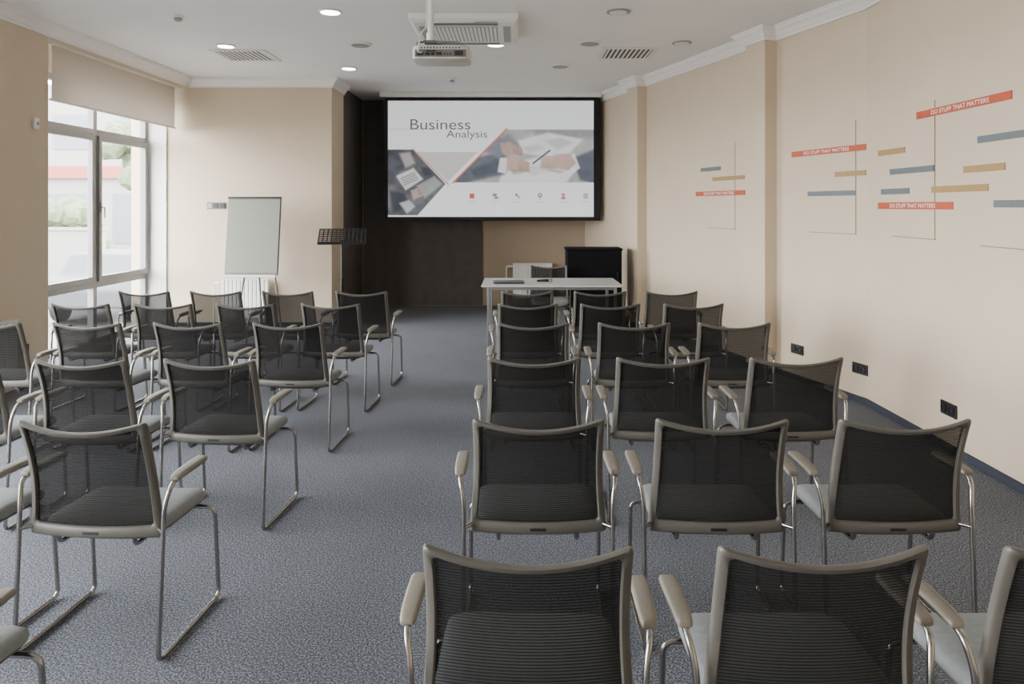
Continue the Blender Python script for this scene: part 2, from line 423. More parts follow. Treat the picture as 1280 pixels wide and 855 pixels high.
def build_chair():
    P={}
    outer=rr(-1,1,0,1,0.05,0.035); inner=rr(-0.895,0.895,0.105,0.955,0.05,0.04)
    mb=MB(); sec=[(0,-0.5),(0.18,-1),(0.82,-1),(1,-0.5),(1,0.5),(0.82,1),(0.18,1),(0,0.5)]
    vs=[];fs=[];N=len(outer)
    for i in range(N):
        O=bpnt(*outer[i]); I=bpnt(*inner[i])
        for a,bb in sec: vs.append(O+(I-O)*a+Vector((0,bb*0.012,0)))
    for i in range(N):
        j=(i+1)%N
        for k in range(8): k2=(k+1)%8; fs.append((i*8+k,i*8+k2,j*8+k2,j*8+k))
    mb.add(vs,fs,0)
    c=bpnt(0,0.05)
    mb.box(c.x-0.028,c.x+0.028,c.y-0.0135,c.y-0.010,c.z-0.005,c.z+0.005,1)
    P["back_frame"]=mb.obj("back_frame",[TAUPE,BLACK],smooth=True,sharp=60)
    mb=MB(); vs=[];fs=[];A,B=14,14
    for i in range(A+1):
        for j in range(B+1): vs.append(bpnt(-0.91+1.82*i/A,0.09+0.87*j/B))
    for i in range(A):
        for j in range(B): a=i*(B+1)+j; fs.append((a,a+B+1,a+B+2,a+1))
    mb.add(vs,fs); P["back_mesh"]=mb.obj("back_mesh",NET,smooth=True)
    def droop(p):
        x,y,z=p; d=max(0,(y-0.08)/0.12); return (x,y,z-0.022*d*d+0.006*(x/0.22)**2)
    mb=MB(); mb.pad(0,0.005,0.225,0.20,[(0.03,0.405),(0.004,0.41),(0,0.425),(0.004,0.44),(0.02,0.449),(0.06,0.453),(0.12,0.453)],6,56,fn=droop)
    P["seat_cushion"]=mb.obj("seat_cushion",SEATM,smooth=True,sharp=60)
    mb=MB(); mb.pad(0,0.0,0.222,0.196,[(0.06,0.388),(0.02,0.392),(0.003,0.403),(0.006,0.408)],6,56,fn=droop)
    P["seat_shell"]=mb.obj("seat_shell",TAUPE,smooth=True,sharp=60)
    out=[("back_frame",P["back_frame"]),("back_mesh",P["back_mesh"]),("seat_cushion",P["seat_cushion"]),("seat_shell",P["seat_shell"])]
    for s in (-1,1):
        mb=MB()
        path=fillet([(s*0.278,0.0,0.605),(s*0.278,-0.195,0.605),(s*0.263,-0.218,0.53),(s*0.260,-0.25,0.0095),(s*0.260,0.18,0.0095),(s*0.258,0.15,0.376),(0,0.15,0.376)],0.035)
        mb.tube(path,0.0083,10)
        mb.tube([(s*0.262,-0.224,0.440),(s*0.228,-0.19,0.440)],0.008,8)
        o=mb.obj("leg",CHROME,smooth=True,sharp=80); out.append(("leg",o))
        mb=MB()
        def up(p):
            x,y,z=p; t=(y+0.18)/0.20; sx=0.86+0.14*min(1,max(0,t*2.5))
            return (s*0.278+(x-s*0.278)*sx,y,z-0.007*max(0,1-t*4))
        mb.pad(s*0.278,-0.080,0.0235,0.102,[(0.007,0.612),(0.001,0.614),(0,0.619),(0.001,0.625),(0.005,0.628),(0.011,0.629)],7,44,fn=up)
        o=mb.obj("armrest",PADM,smooth=True,sharp=60); out.append(("armrest",o))
    for s in (-1,1):
        mb=MB()
        mb.tube(fillet([(s*0.14,-0.198,0.44),(s*0.14,-0.19,0.378),(s*0.14,0.148,0.378)],0.03),0.008,8)
        out.append(("support_rail",mb.obj("support_rail",CHROME,smooth=True,sharp=80)))
    return out
proto=build_chair()
LAB="grey-taupe framed conference chair with black mesh back and steel sled legs"
first=[True]
def place_chair(x,ztop,rz=0,group="rows of mesh conference chairs",label=LAB,name="conference_chair"):
    r=thing(name,label,"chair",(x,ztop+0.28,0),rz,group)
    for nm,o in proto:
        if first[0]: c=o
        else:
            c=o.copy(); COL.objects.link(c)
        c.parent=r
    first[0]=False
    return r
rowz=[1.55,2.48,3.50,4.55,5.45,6.25]
Rx=[[.032,.664,1.286],[.077,.719,1.344],[.09,.72,1.366],[.109,.755,1.39],[.085,.71,1.345],[.094,.73,1.354]]
jit=lambda a: math.radians(random.uniform(-a,a))
for z,xs in zip(rowz,Rx):
    for x in xs: place_chair(x,z,jit(1.5))
Lx=[(1.5,[-1.53]),(2.45,[-1.465,-2.11]),(3.45,[-1.455,-2.08,-2.70]),(4.55,[-1.43,-2.06,-2.70,-3.33]),(5.45,[-1.39,-2.04,-2.67,-3.29]),(6.25,[-1.33,-1.97,-2.60,-3.22])]
for z,xs in Lx:
    for x in xs: place_chair(x,z,math.radians(-4)+jit(1))
place_chair(0.41,8.45,pi,group="presenter seating",label="mesh-backed conference chair standing behind the presenter table")

# ------------------------------------------------------------------ table + things on it
tb=thing("presenter_table","white-topped table on grey steel legs","table",(0.375,7.85,0))
mb=MB(); mb.box(-0.735,0.735,-0.4,0.4,0.732,0.75); mb.obj("table_top",LGREY,parent=tb,bevel=0.004)
for sx in (-1,1):
    for sy in (-1,1):
        mb=MB(); mb.box(sx*0.66-0.015,sx*0.66+0.015,sy*0.34-0.015,sy*0.34+0.015,0,0.732); mb.obj("leg",STEEL,parent=tb,bevel=0.003)
mb=MB()
for sy in (-1,1): mb.box(-0.64,0.64,sy*0.34-0.012,sy*0.34+0.012,0.70,0.731)
for sx in (-1,1): mb.box(sx*0.66-0.012,sx*0.66+0.012,-0.32,0.32,0.70,0.731)
mb.obj("apron",STEEL,parent=tb)
lp=thing("laptop","closed dark grey laptop lying on the table","laptop",(-0.08,7.72,0.75),0.05)
mb=MB(); mb.pad(0,0,0.165,0.115,[(0.002,0.0),(0,0.003),(0,0.010),(0.003,0.012)],14,48); mb.obj("base",mat("laptop_shell",rgb(90,92,95),0.4,0.5,noise=0.02),parent=lp,smooth=True)
mb=MB(); mb.pad(0,0.002,0.165,0.113,[(0.003,0.0125),(0,0.014),(0,0.018),(0.004,0.020)],14,48); mb.obj("lid",mat("laptop_lid",rgb(70,72,75),0.4,0.5,noise=0.02),parent=lp,smooth=True)
mic=thing("microphone","black handheld microphone lying on the table","microphone",(0.30,7.75,0.75),0.4)
mb=MB(); mb.lathe((0,0,0.022),[(0.010,-0.08),(0.012,-0.07),(0.016,0.05)],16,axis='x'); mb.obj("handle",BLACK,parent=mic,smooth=True)
mb=MB(); mb.lathe((0,0,0.022),[(0.008,0.05),(0.020,0.06),(0.022,0.075),(0.018,0.092),(0.008,0.1)],16,axis='x'); mb.obj("head_grille",STEEL,parent=mic,smooth=True)
sh=MB()
for i in range(4): sh.box(-0.15+i*0.004,0.06+i*0.003,-0.12,0.17-i*0.005,0.0+0.0012*i,0.001+0.0012*i)
tag(sh.obj("paper_sheets",PAPER,loc=(-0.10,8.02,0.7502),rot=(0,0,0.2)),"small stack of white paper sheets on the table","paper")

# black cabinet
cb=thing("equipment_cabinet","low black equipment cabinet standing by the wall","cabinet",(1.01,9.45,0))
mb=MB(); mb.box(-0.35,0.35,-0.2,0.22,0.05,1.0); mb.obj("body",BLACKC,parent=cb,bevel=0.004)
mb=MB(); mb.box(-0.36,0.36,-0.21,0.23,1.0,1.03); mb.obj("top_panel",BLACKC,parent=cb,bevel=0.004)
mb=MB(); mb.box(-0.345,0.345,-0.215,-0.2,0.06,0.99); d=mb.obj("door",BLACKC,parent=cb,bevel=0.002)
mb=MB(); mb.tube(fillet([(0.29,-0.215,0.6),(0.29,-0.24,0.6),(0.29,-0.24,0.72),(0.29,-0.215,0.72)],0.012),0.004); mb.obj("handle",BLACKM,parent=d,smooth=True)
for sx in (-0.3,0.3):
    for sy in (-0.15,0.2):
        mb=MB(); mb.lathe((sx,sy,0),[(0.02,0),(0.025,0.01),(0.025,0.05)],12); mb.obj("foot",BLACK,parent=cb,smooth=True)

# radiators
def radiator(x,y,w,z0,z1,label,rz=0,pipe=False):
    r=thing("radiator",label,"radiator",(x,y,0),rz)
    mb=MB(); n=int(w/0.05)
    for i in range(n):
        xx=-w/2+i*w/n
        mb.box(xx+0.005,xx+w/n-0.005,-0.03,0.03,z0+0.02,z1-0.01)
    mb.box(-w/2,w/2,-0.022,0.022,z0,z1-0.02)
    mb.obj("panel",WHITEM,parent=r,bevel=0.006)
    mb=MB(); mb.box(-w/2,w/2,-0.035,0.035,z1-0.012,z1); mb.obj("top_grille",WHITEM,parent=r)
    mb=MB(); mb.tube(fillet([(-w/2-0.0,0,z1-0.05),(-w/2-0.1,0,z1-0.05),(-w/2-0.1,0,0.0)],0.03),0.010,8); mb.obj("pipe",WHITEM,parent=r,smooth=True)
    mb=MB(); mb.lathe((-w/2-0.05,0,z1-0.05),[(0.018,-0.03),(0.02,0.0),(0.018,0.035)],14,axis='x'); mb.obj("valve",WHITEP,parent=r,smooth=True)
    for sx in (-w*0.35,w*0.35):
        mb=MB(); mb.box(sx-0.015,sx+0.015,0.02,0.075,z0+0.1,z0+0.14)
        mb.obj("bracket",STEEL,parent=r)
radiator(-3.52,9.37,0.62,0.12,0.62,"white panel radiator under the beige wall")
radiator(0.26,11.31,0.62,0.12,0.68,"white panel radiator on the end wall")
radiator(-4.22,5.55,1.02,0.12,0.62,"white panel radiator on the window pier",rz=pi/2)

# flip chart
fc=thing("flip_chart","grey-green flip chart board on slim tripod legs","flip chart",(-3.27,8.95,0),rz=math.radians(-4))
tilt=lambda z: 0.12*(z-0.7)
mb=MB()
pts=[(-0.34,0.72),(0.34,0.72),(0.34,1.68),(-0.34,1.68)]
mb.add([(x,-0.06+tilt(z)+dy,z) for dy in (0,0.018) for x,z in pts],[(0,1,2,3),(7,6,5,4),(0,4,5,1),(1,5,6,2),(2,6,7,3),(3,7,4,0)])
mb.obj("board",DGREYP,parent=fc,bevel=0.004)
mb=MB()
pts=[(-0.328,0.75),(0.328,0.75),(0.328,1.665),(-0.328,1.665)]
mb.add([(x,-0.066+tilt(z)+dy,z) for dy in (0,0.0055) for x,z in pts],[(0,1,2,3),(7,6,5,4),(0,4,5,1),(1,5,6,2),(2,6,7,3),(3,7,4,0)])
mb.obj("writing_surface",CHART,parent=fc)
mb=MB(); mb.box(-0.34,0.34,0.036,0.060,1.668,1.692); mb.obj("clamp_bar",BLACK,parent=fc,bevel=0.004)
mb=MB(); mb.box(-0.33,0.33,-0.11,-0.06,0.70,0.712); mb.box(-0.33,0.33,-0.112,-0.107,0.70,0.73); mb.obj("pen_tray",WHITEP,parent=fc)
for a,c in (((-0.08,-0.025,0.80),(-0.14,-0.20,0.012)),((0.28,-0.025,0.80),(0.46,-0.22,0.012)),((0,0.07,1.5),(0,0.28,0.012))):
    mb=MB(); mb.tube([a,c],0.011,10); mb.lathe((c[0],c[1],0),[(0.016,0),(0.018,0.03)],10); mb.obj("leg",DGREYP,parent=fc,smooth=True)

# music stand
ms=thing("music_stand","black perforated music stand on a tripod","music stand",(-1.98,8.2,0),rz=math.radians(10))
mb=MB(); mb.tube([(0,0,0.2),(0,0,1.18)],0.014,12); mb.tube([(0,0,0.2),(0,0,0.75)],0.019,12); mb.obj("pole",BLACKM,parent=ms,smooth=True)
mb=MB()
def dk(x,z): return (x,-0.09+z*0.85,1.15+z*0.52)
for k in range(9):
    z=0.30*k/8; a=dk(-0.26,z); c=dk(0.26,z); mb.tube([a,c],0.0075,6)
for k in range(12):
    x=-0.26+0.52*k/11; mb.tube([dk(x,0),dk(x,0.30)],0.0085,6)
a=dk(-0.26,0); mb.box(-0.26,0.26,a[1]-0.05,a[1]+0.004,a[2]-0.008,a[2]-0.002); mb.box(-0.26,0.26,a[1]-0.052,a[1]-0.048,a[2]-0.008,a[2]+0.02)
mb.obj("desk",BLACKM,parent=ms)
for k in range(3):
    a=2*pi*k/3+0.5; mb=MB(); mb.tube(fillet([(0.01*math.cos(a),0.01*math.sin(a),0.35),(0.27*math.cos(a),0.27*math.sin(a),0.06),(0.32*math.cos(a),0.32*math.sin(a),0.01)],0.05),0.008,8); mb.obj("leg",BLACKM,parent=ms,smooth=True)

# ------------------------------------------------------------------ projection screen
ps=thing("projection_screen","lowered projection screen with black border showing a slide","projection screen",(0,10.6,0))
def P(px,py): return ((px-645)/84.9,1.57+(258-py)/84.9)
L,T=P(481,122); R,B=P(750,274)
mb=MB(); mb.box(L,R,0,0.01,B,T); mb.obj("screen_cloth",mat("screen_border_black",rgb(14,14,15),0.8,noise=0.1),parent=ps)
mb=MB(); mb.box(L-0.07,R+0.02,-0.05,0.06,T+0.005,T+0.085); mb.obj("housing",WHITEP,parent=ps,bevel=0.01)
mb=MB(); mb.tube([(L,0.005,B-0.008),(R,0.005,B-0.008)],0.013,10); mb.obj("bottom_bar",BLACKM,parent=ps,smooth=True)
# slide: a finely divided sheet coloured per vertex, laid out in its own 257 x 145 units
sx0,sz1=P(485,126); k=1/84.9
def S(u,v): return (sx0+u*k, sz1-v*k)
K=1.25
RES=2
NU,NV=257*RES+1,145*RES+1
U,V=np.meshgrid(np.linspace(0,257,NU),np.linspace(0,145,NV))
def sdf(poly):
    poly=np.array(poly,float); d=np.full(U.shape,1e9); ins=np.zeros(U.shape,bool)
    n=len(poly)
    for i in range(n):
        a=poly[i]; c=poly[(i+1)%n]; e=c-a
        wx_=U-a[0]; wy_=V-a[1]; t=np.clip((wx_*e[0]+wy_*e[1])/(e@e),0,1)
        d=np.minimum(d,np.hypot(wx_-e[0]*t,wy_-e[1]*t))
        cond=((a[1]>V)!=(c[1]>V))&(U<(c[0]-a[0])*(V-a[1])/((c[1]-a[1]) if c[1]!=a[1] else 1e-9)+a[0])
        ins^=cond
    return np.where(ins,-d,d)
def cov(poly,w): return np.clip(0.5-sdf(poly)/(2*w),0,1)
rs=np.random.RandomState(3)
def vnoise(sc):
    g=rs.rand(int(145/sc)+3,int(257/sc)+3); x=U/sc; y=V/sc; xi=x.astype(int); yi=y.astype(int); fx=x-xi; fy=y-yi
    fx=fx*fx*(3-2*fx); fy=fy*fy*(3-2*fy)
    return (g[yi,xi]*(1-fx)+g[yi,xi+1]*fx)*(1-fy)+(g[yi+1,xi]*(1-fx)+g[yi+1,xi+1]*fx)*fy
NZ=0.6*vnoise(16)+0.4*vnoise(6)
img=np.zeros(U.shape+(3,))
top=np.array([216,218,219.]); bot=np.array([238,239,240.])
img[:]=top+(bot-top)*np.clip(V/145,0,1)[...,None]
def paint(arr,poly,col,w=1.0,al=1.0,clip=None,nz=0):
    c=cov(poly,w)*al
    if clip is not None: c=c*clip
    col=np.array(col,float)+(NZ[...,None]-0.5)*nz
    arr[:]=arr*(1-c[...,None])+col*c[...,None]
RP=[(148,36),(258,36),(258,102),(82,102)]; rc=cov(RP,0.3)
paint(img,RP,(156,155,154),0.3,nz=46)
paint(img,[(170,34),(260,34),(260,46),(210,50)],(122,122,124),4,0.8,rc,20)
paint(img,[(118,64),(150,40),(168,58),(140,70)],(112,114,117),3,0.9,rc,20)
paint(img,[(162,50),(200,40),(244,48),(220,72),(170,66)],(214,213,212),1.6,0.95,rc,10)
paint(img,[(196,50),(216,46),(232,52),(212,62)],(168,168,170),1.8,0.8,rc,16)
paint(img,[(168,58),(188,54),(196,60),(176,66)],(178,176,177),1.8,0.7,rc,10)
paint(img,[(146,80),(190,70),(236,84),(222,104),(138,104)],(222,221,220),1.8,0.95,rc,10)
paint(img,[(168,84),(196,78),(210,86),(180,94)],(186,186,187),1.6,0.7,rc,10)
paint(img,[(84,98),(112,70),(142,64),(154,76),(146,92),(84,106)],(72,78,88),2.0,0.95,rc,26)
paint(img,[(104,86),(134,74),(152,78),(148,88),(108,96)],(50,56,66),2.5,0.8,rc,20)
paint(img,[(140,71),(149,71),(153,84),(146,91),(137,89)],(222,222,224),0.9,0.9,rc)
# near hand of the first person: palm plus bent fingers on the paper
paint(img,[(149,72),(160,71),(168,76),(168,86),(158,89),(148,87)],(178,148,134),1.2,1,rc,24)
for q in range(4): paint(img,[(163,73+q*3.6),(174,75.5+q*3.4),(178,79+q*3),(176,80.5+q*3),(170,78.5+q*3.3),(162,76.5+q*3.6)],(172-q*5,142-q*5,128-q*5),0.6,0.95,rc,16)
paint(img,[(154,86),(168,87),(172,90),(156,92)],(132,118,110),1.2,0.6,rc,10)
# second hand above holding the pen
paint(img,[(118,60),(140,46),(150,50),(154,62),(138,72)],(104,110,120),2.0,0.9,rc,20)
paint(img,[(140,53),(152,51),(161,56),(162,66),(150,70),(142,64)],(164,138,126),1.2,0.95,rc,20)
for q in range(3): paint(img,[(156,55+q*3.6),(166,58+q*3.2),(169,61+q*3),(166,63+q*3),(156,59+q*3.6)],(158-q*5,132-q*5,120-q*5),0.6,0.95,rc,14)
# right-hand person's arm and hand
paint(img,[(230,72),(258,60),(258,104),(240,99)],(66,72,84),2.0,0.95,rc,24)
paint(img,[(226,68),(233,66),(240,84),(232,90)],(220,220,222),0.9,0.9,rc)
paint(img,[(208,67),(228,66),(235,78),(226,87),(212,85),(206,76)],(174,146,132),1.2,1,rc,24)
for q in range(4): paint(img,[(211,68+q*4.2),(198,69+q*3.8),(190,73+q*3.2),(192,75.5+q*3.2),(202,73+q*3.8),(211,72.5+q*4.2)],(184-q*6,156-q*6,142-q*6),0.6,0.95,rc,14)
paint(img,[(200,84),(222,88),(214,91),(198,87)],(140,126,118),1.4,0.6,rc,10)
paint(img,[(180,78),(202,61),(203.6,62.4),(181.6,79.4)],(60,62,68),0.5,0.95,rc)
LP=[(-1,61),(31,61),(72,104),(37,143),(-1,143)]; lc=cov(LP,0.3)
paint(img,LP,(76,77,82),0.3,nz=70)
paint(img,[(-2,60),(14,60),(24,78),(10,96),(-2,92)],(54,57,66),2,0.9,lc,30)
paint(img,[(14,66),(28,64),(34,78),(22,84)],(170,160,154),1.6,0.8,lc,20)
paint(img,[(10,94),(32,84),(44,98),(22,112)],(196,196,196),1.0,0.95,lc,12)
for q in range(4): paint(img,[(15+q*1.4,97+q*2.6),(33+q*1.4,89+q*2.6),(34+q*1.4,90.2+q*2.6),(16+q*1.4,98.2+q*2.6)],(110,111,114),0.4,0.9,lc)
paint(img,[(36,106),(58,94),(68,104),(46,122)],(146,146,148),1.4,0.9,lc,20)
paint(img,[(2,112),(20,116),(28,132),(6,140)],(44,48,55),1.6,0.9,lc,20)
paint(img,[(28,112),(36,110),(40,120),(32,124)],(176,148,136),1.0,0.9,lc,16)
for q in range(3): paint(img,[(34+q*1,110+q*4),(42+q*1,107+q*4),(44+q*1,109+q*4),(36+q*1,113+q*4)],(166,138,126),0.5,0.9,lc,10)
paint(img,[(14,128),(26,124),(34,132),(24,141)],(188,188,190),1.2,0.85,lc,12)
paint(img,[(40,82),(50,84),(56,92),(46,94)],(42,45,52),1.4,0.9,lc,16)
paint(img,[(35,64),(112,64),(75,101)],(190,188,186),0.3)
pm=np.maximum(rc,lc)[...,None]*0.10
img=img*(1-pm)+225*pm
def pline(p,q,w,col):
    p=np.array(p,float);q=np.array(q,float);d=(q-p)/np.hypot(*(q-p));n_=np.array([-d[1],d[0]])*w/2
    paint(img,[p+n_,q+n_,q-n_,p-n_],col,0.3)
pline((149,34.5),(80.5,103),1.8,(196,104,78)); pline((31,60),(76,105),1.4,(200,124,102)); pline((1,35.5),(60,35.5),0.6,(214,160,144))
def disc(c,r): return [(c[0]+r*math.cos(a*pi/6),c[1]+r*math.sin(a*pi/6)) for a in range(12)]
ic=(146,120,112)
paint(img,[(102,116),(108,116),(108,122),(102,122)],(190,90,72),0.3)
paint(img,[(131,116),(136,116),(136,119.5),(131,119.5)],ic,0.3); paint(img,[(133,120),(138,120),(138,122.5),(133,122.5)],ic,0.3)
pline((160,117),(165,122),1.4,ic); paint(img,disc((160.5,117.5),1.7),ic,0.3)
paint(img,disc((190,118),2.8),ic,0.3); paint(img,disc((190,118),1.2),(230,230,230),0.3); pline((190,120),(190,123),1,ic)
paint(img,disc((219,117.5),2.2),(190,124,110),0.3); paint(img,[(217,120),(221,120),(222,123),(216,123)],ic,0.3)
for q in range(3): paint(img,[(244,116+q*2.4),(250,116+q*2.4),(250,117.4+q*2.4),(244,117.4+q*2.4)],ic,0.3)
for u in (105,134,162,190,219,247): paint(img,[(u-5,126),(u+5,126),(u+5,127),(u-5,127)],(190,188,188),0.3,0.8)
vs=[(sx0+u*k,-0.002,sz1-v*k) for u,v in zip(U.ravel(),V.ravel())]
fs=[]
for j in range(NV-1):
    r0=j*NU
    for i in range(NU-1): fs.append((r0+i,r0+NU+i,r0+NU+i+1,r0+i+1))
me=bpy.data.meshes.new("slide_picture"); me.from_pydata(vs,[],fs)
ca=me.color_attributes.new("slide_colour",'FLOAT_COLOR','POINT')
c=np.clip(img/255,0,1).reshape(-1,3); c=np.where(c<=0.04045,c/12.92,((c+0.055)/1.055)**2.4)
ca.data.foreach_set("color",np.concatenate([c,np.ones((len(c),1))],1).astype(np.float32).ravel())
SM=bpy.data.materials.new("projected_slide"); SM.use_nodes=True; nt=SM.node_tree; b=nt.nodes["Principled BSDF"]
at=nt.nodes.new("ShaderNodeAttribute"); at.attribute_name="slide_colour"
b.inputs["Base Color"].default_value=(0.03,0.03,0.03,1); b.inputs["Roughness"].default_value=0.9; b.inputs["Specular IOR Level"].default_value=0.1
nt.links.new(at.outputs["Color"],b.inputs["Emission Color"]); b.inputs["Emission Strength"].default_value=K
me.materials.append(SM); so=bpy.data.objects.new("slide_picture",me); COL.objects.link(so); so.parent=ps
GT=slide("title_grey",96,90,88,K)
a=S(28,36);c=S(103,23); text_mesh("slide_title","Business",a[0],c[0],a[1],c[1],-0.006,GT,ps)
a=S(73,49);c=S(124,37); text_mesh("slide_subtitle","Analysis",a[0],c[0],a[1],c[1],-0.006,GT,ps)

# ------------------------------------------------------------------ ceiling fittings
def downlight(x,y,on):
    mb=MB()
    r=thing("recessed_downlight","round recessed ceiling downlight, "+("lit" if on else "unlit"),"ceiling light",(x,y,H),0,"recessed ceiling lights")
    mb.lathe((0,0,0),[(0.10,-0.001),(0.10,-0.010),(0.085,-0.014),(0.080,-0.006)],28); mb.obj("bezel",WHITEP if on else GREYP,parent=r,smooth=True)
    mb=MB(); mb.lathe((0,0,0),[(0.078,-0.008),(0.078,-0.015),(0.06,-0.017)],28); mb.obj("lens",LAMP if on else WHITEP,parent=r,smooth=True)
for x,y in ((-1.6,6.2),(-3.03,7.52),(-2.03,8.74),(-0.21,7.45)): downlight(x,y,True)
for x,y in ((0.88,6.2),(1.70,7.38)): downlight(x,y,False)
for x,y in ((-1.61,7.45),(0.754,7.38),(0.525,8.59)):
    r=thing("ceiling_speaker","round grey ceiling loudspeaker grille","speaker",(x,y,H),0,"ceiling loudspeakers")
    mb=MB(); mb.lathe((0,0,0),[(0.115,-0.001),(0.115,-0.012),(0.10,-0.016)],28); mb.obj("rim",WHITEP,parent=r,smooth=True)
    mb=MB(); mb.lathe((0,0,0),[(0.098,-0.014),(0.09,-0.021),(0.05,-0.024)],28); mb.obj("grille",GREYP,parent=r,smooth=True)
for x,y in ((-2.98,6.35),(-0.84,9.45)):
    r=thing("smoke_detector","small round white smoke detector","smoke detector",(x,y,H),0,"smoke detectors")
    mb=MB(); mb.lathe((0,0,0),[(0.05,-0.001),(0.05,-0.015),(0.04,-0.02)],20); mb.obj("base",WHITEP,parent=r,smooth=True)
    mb=MB(); mb.lathe((0,0,0),[(0.035,-0.02),(0.033,-0.04),(0.02,-0.048)],20); mb.obj("sensor_head",GREYP,parent=r,smooth=True)
def vent(x,y,w,l):
    r=thing("ceiling_vent","square slatted white ceiling air vent","air vent",(x,y,H),0,"ceiling air vents")
    mb=MB()
    mb.box(-w/2,w/2,-l/2,-l/2+0.05,-0.012,-0.001); mb.box(-w/2,w/2,l/2-0.05,l/2,-0.012,-0.001)
    mb.box(-w/2,-w/2+0.05,-l/2+0.05,l/2-0.05,-0.012,-0.001); mb.box(w/2-0.05,w/2,-l/2+0.05,l/2-0.05,-0.012,-0.001)
    mb.obj("rim",WHITEP,parent=r,bevel=0.003)
    mb=MB(); mb.box(-w/2+0.05,w/2-0.05,-l/2+0.05,l/2-0.05,-0.004,-0.0015); mb.obj("duct_shadow_plate",VENTD,parent=r)
    mb=MB(); n_=10
    for i in range(n_):
        xx=-w/2+0.05+(w-0.1)*(i+0.5)/n_
        mb.box(xx-0.012,xx+0.012,-l/2+0.05,l/2-0.05,-0.0065,-0.005)
    mb.obj("slats",WHITEP,parent=r)
vent(-3.0,8.0,0.6,0.6); vent(1.22,7.9,0.6,0.6)
# cassette air conditioner
ac=thing("cassette_air_conditioner","white ceiling cassette air conditioner with central grille","air conditioner",(-0.46,6.72,H))
mb=MB(); w=0.475
mb.add([(-w,-w,-0.05),(w,-w,-0.05),(w,w,-0.05),(-w,w,-0.05),(-w,-w,-0.001),(w,-w,-0.001),(w,w,-0.001),(-w,w,-0.001),
        (-w+0.03,-w+0.03,-0.075),(w-0.03,-w+0.03,-0.075),(w-0.03,w-0.03,-0.075),(-w+0.03,w-0.03,-0.075)],
       [(4,5,6,7),(0,1,5,4),(1,2,6,5),(2,3,7,6),(3,0,4,7),(0,8,9,1),(1,9,10,2),(2,10,11,3),(3,11,8,0),(8,11,10,9)])
mb.obj("panel",WHITEP,parent=ac)
for a in range(4):
    mb=MB()
    c_,s_=math.cos(a*pi/2),math.sin(a*pi/2)
    q=[(-0.30,-0.41),(0.30,-0.41),(0.30,-0.345),(-0.30,-0.345)]
    q=[(x*c_-y*s_,x*s_+y*c_) for x,y in q]
    mb.add([(x,y,-0.0765) for x,y in q]+[(x,y,-0.079) for x,y in q],[(0,1,2,3),(7,6,5,4),(0,4,5,1),(1,5,6,2),(2,6,7,3),(3,7,4,0)])
    mb.obj("louvre",DGREYP if a%2==0 else GREYP,parent=ac)
mb=MB(); mb.box(-0.29,0.29,-0.29,0.29,-0.079,-0.0765,1)
for i in range(16):
    xx=-0.27+0.54*i/15; mb.box(xx-0.013,xx+0.010,-0.28,0.28,-0.083,-0.0795,0)
mb.obj("intake_grille",[WHITEP,GREYP],parent=ac)
mb=MB(); mb.box(0.10,0.30,-0.46,-0.435,-0.0775,-0.074); mb.obj("indicator_strip",GREYP,parent=ac)

# projector
pj=thing("ceiling_projector","off-white projector hanging from a ceiling pole mount","projector",(-0.53,5.2,2.66))
mb=MB(); mb.pad(0,0,0.205,0.15,[(0.02,-0.055),(0.004,-0.048),(0,-0.03),(0,0.025),(0.006,0.04),(0.03,0.05)],7,56)
mb.obj("body",PROJB,parent=pj,smooth=True,sharp=50)
mb=MB()
mb.box(-0.18,0.18,-0.153,-0.147,-0.04,0.012,0)
for i,(xa,xb,za,zb) in enumerate(((-0.165,-0.12,-0.03,-0.005),(-0.105,-0.075,-0.03,-0.012),(-0.065,-0.04,-0.03,-0.012),(-0.03,0.01,-0.03,-0.008),(0.025,0.035,-0.025,-0.015),(0.045,0.055,-0.025,-0.015),(0.065,0.075,-0.025,-0.015),(0.10,0.16,-0.032,0.002),(-0.10,-0.03,-0.004,0.004))): mb.box(xa,xb,-0.157,-0.152,za,zb,1)
mb.obj("port_panel",[DGREYP,BLACK],parent=pj)
mb=MB()
for i in range(14): mb.box(-0.16+i*0.022,-0.15+i*0.022,-0.152,-0.142,0.018,0.030)
mb.obj("cooling_slots",VENTD,parent=pj)
mb=MB(); mb.lathe((0.10,0.15,0.0),[(0.035,-0.02),(0.04,0.02),(0.034,0.022),(0.03,0.01)],24,axis='y'); mb.obj("lens",BLACKM,parent=pj,smooth=True)
mb=MB(); mb.tube([(-0.085,0,0.12),(-0.085,0,H-2.66-0.01)],0.022,16); mb.tube([(-0.085,0,0.10),(-0.085,0,0.16)],0.032,16); mb.lathe((-0.085,0,H-2.66-0.03),[(0.035,-0.02),(0.08,0.0),(0.08,0.029)],24); mb.obj("mount_pole",WHITEP,parent=pj,smooth=True)
mb=MB(); mb.box(-0.13,-0.04,-0.05,0.05,0.085,0.10)
for a in ((-0.17,-0.10),(0.13,-0.10),(-0.17,0.1),(0.13,0.1)): mb.tube([(-0.085+0.03*(1 if a[0]>0 else -1),a[1]*0.4,0.092),(a[0],a[1],0.07),(a[0],a[1],0.045)],0.008,8)
mb.obj("mount_bracket",DGREYP,parent=pj)
mb=MB(); mb.tube(fillet([(-0.13,-0.155,-0.01),(-0.15,-0.24,-0.03),(-0.13,-0.2,0.12),(-0.11,-0.02,0.2),(-0.112,0,0.5)],0.08),0.005,8); mb.obj("cable",WHITEP,parent=pj,smooth=True)

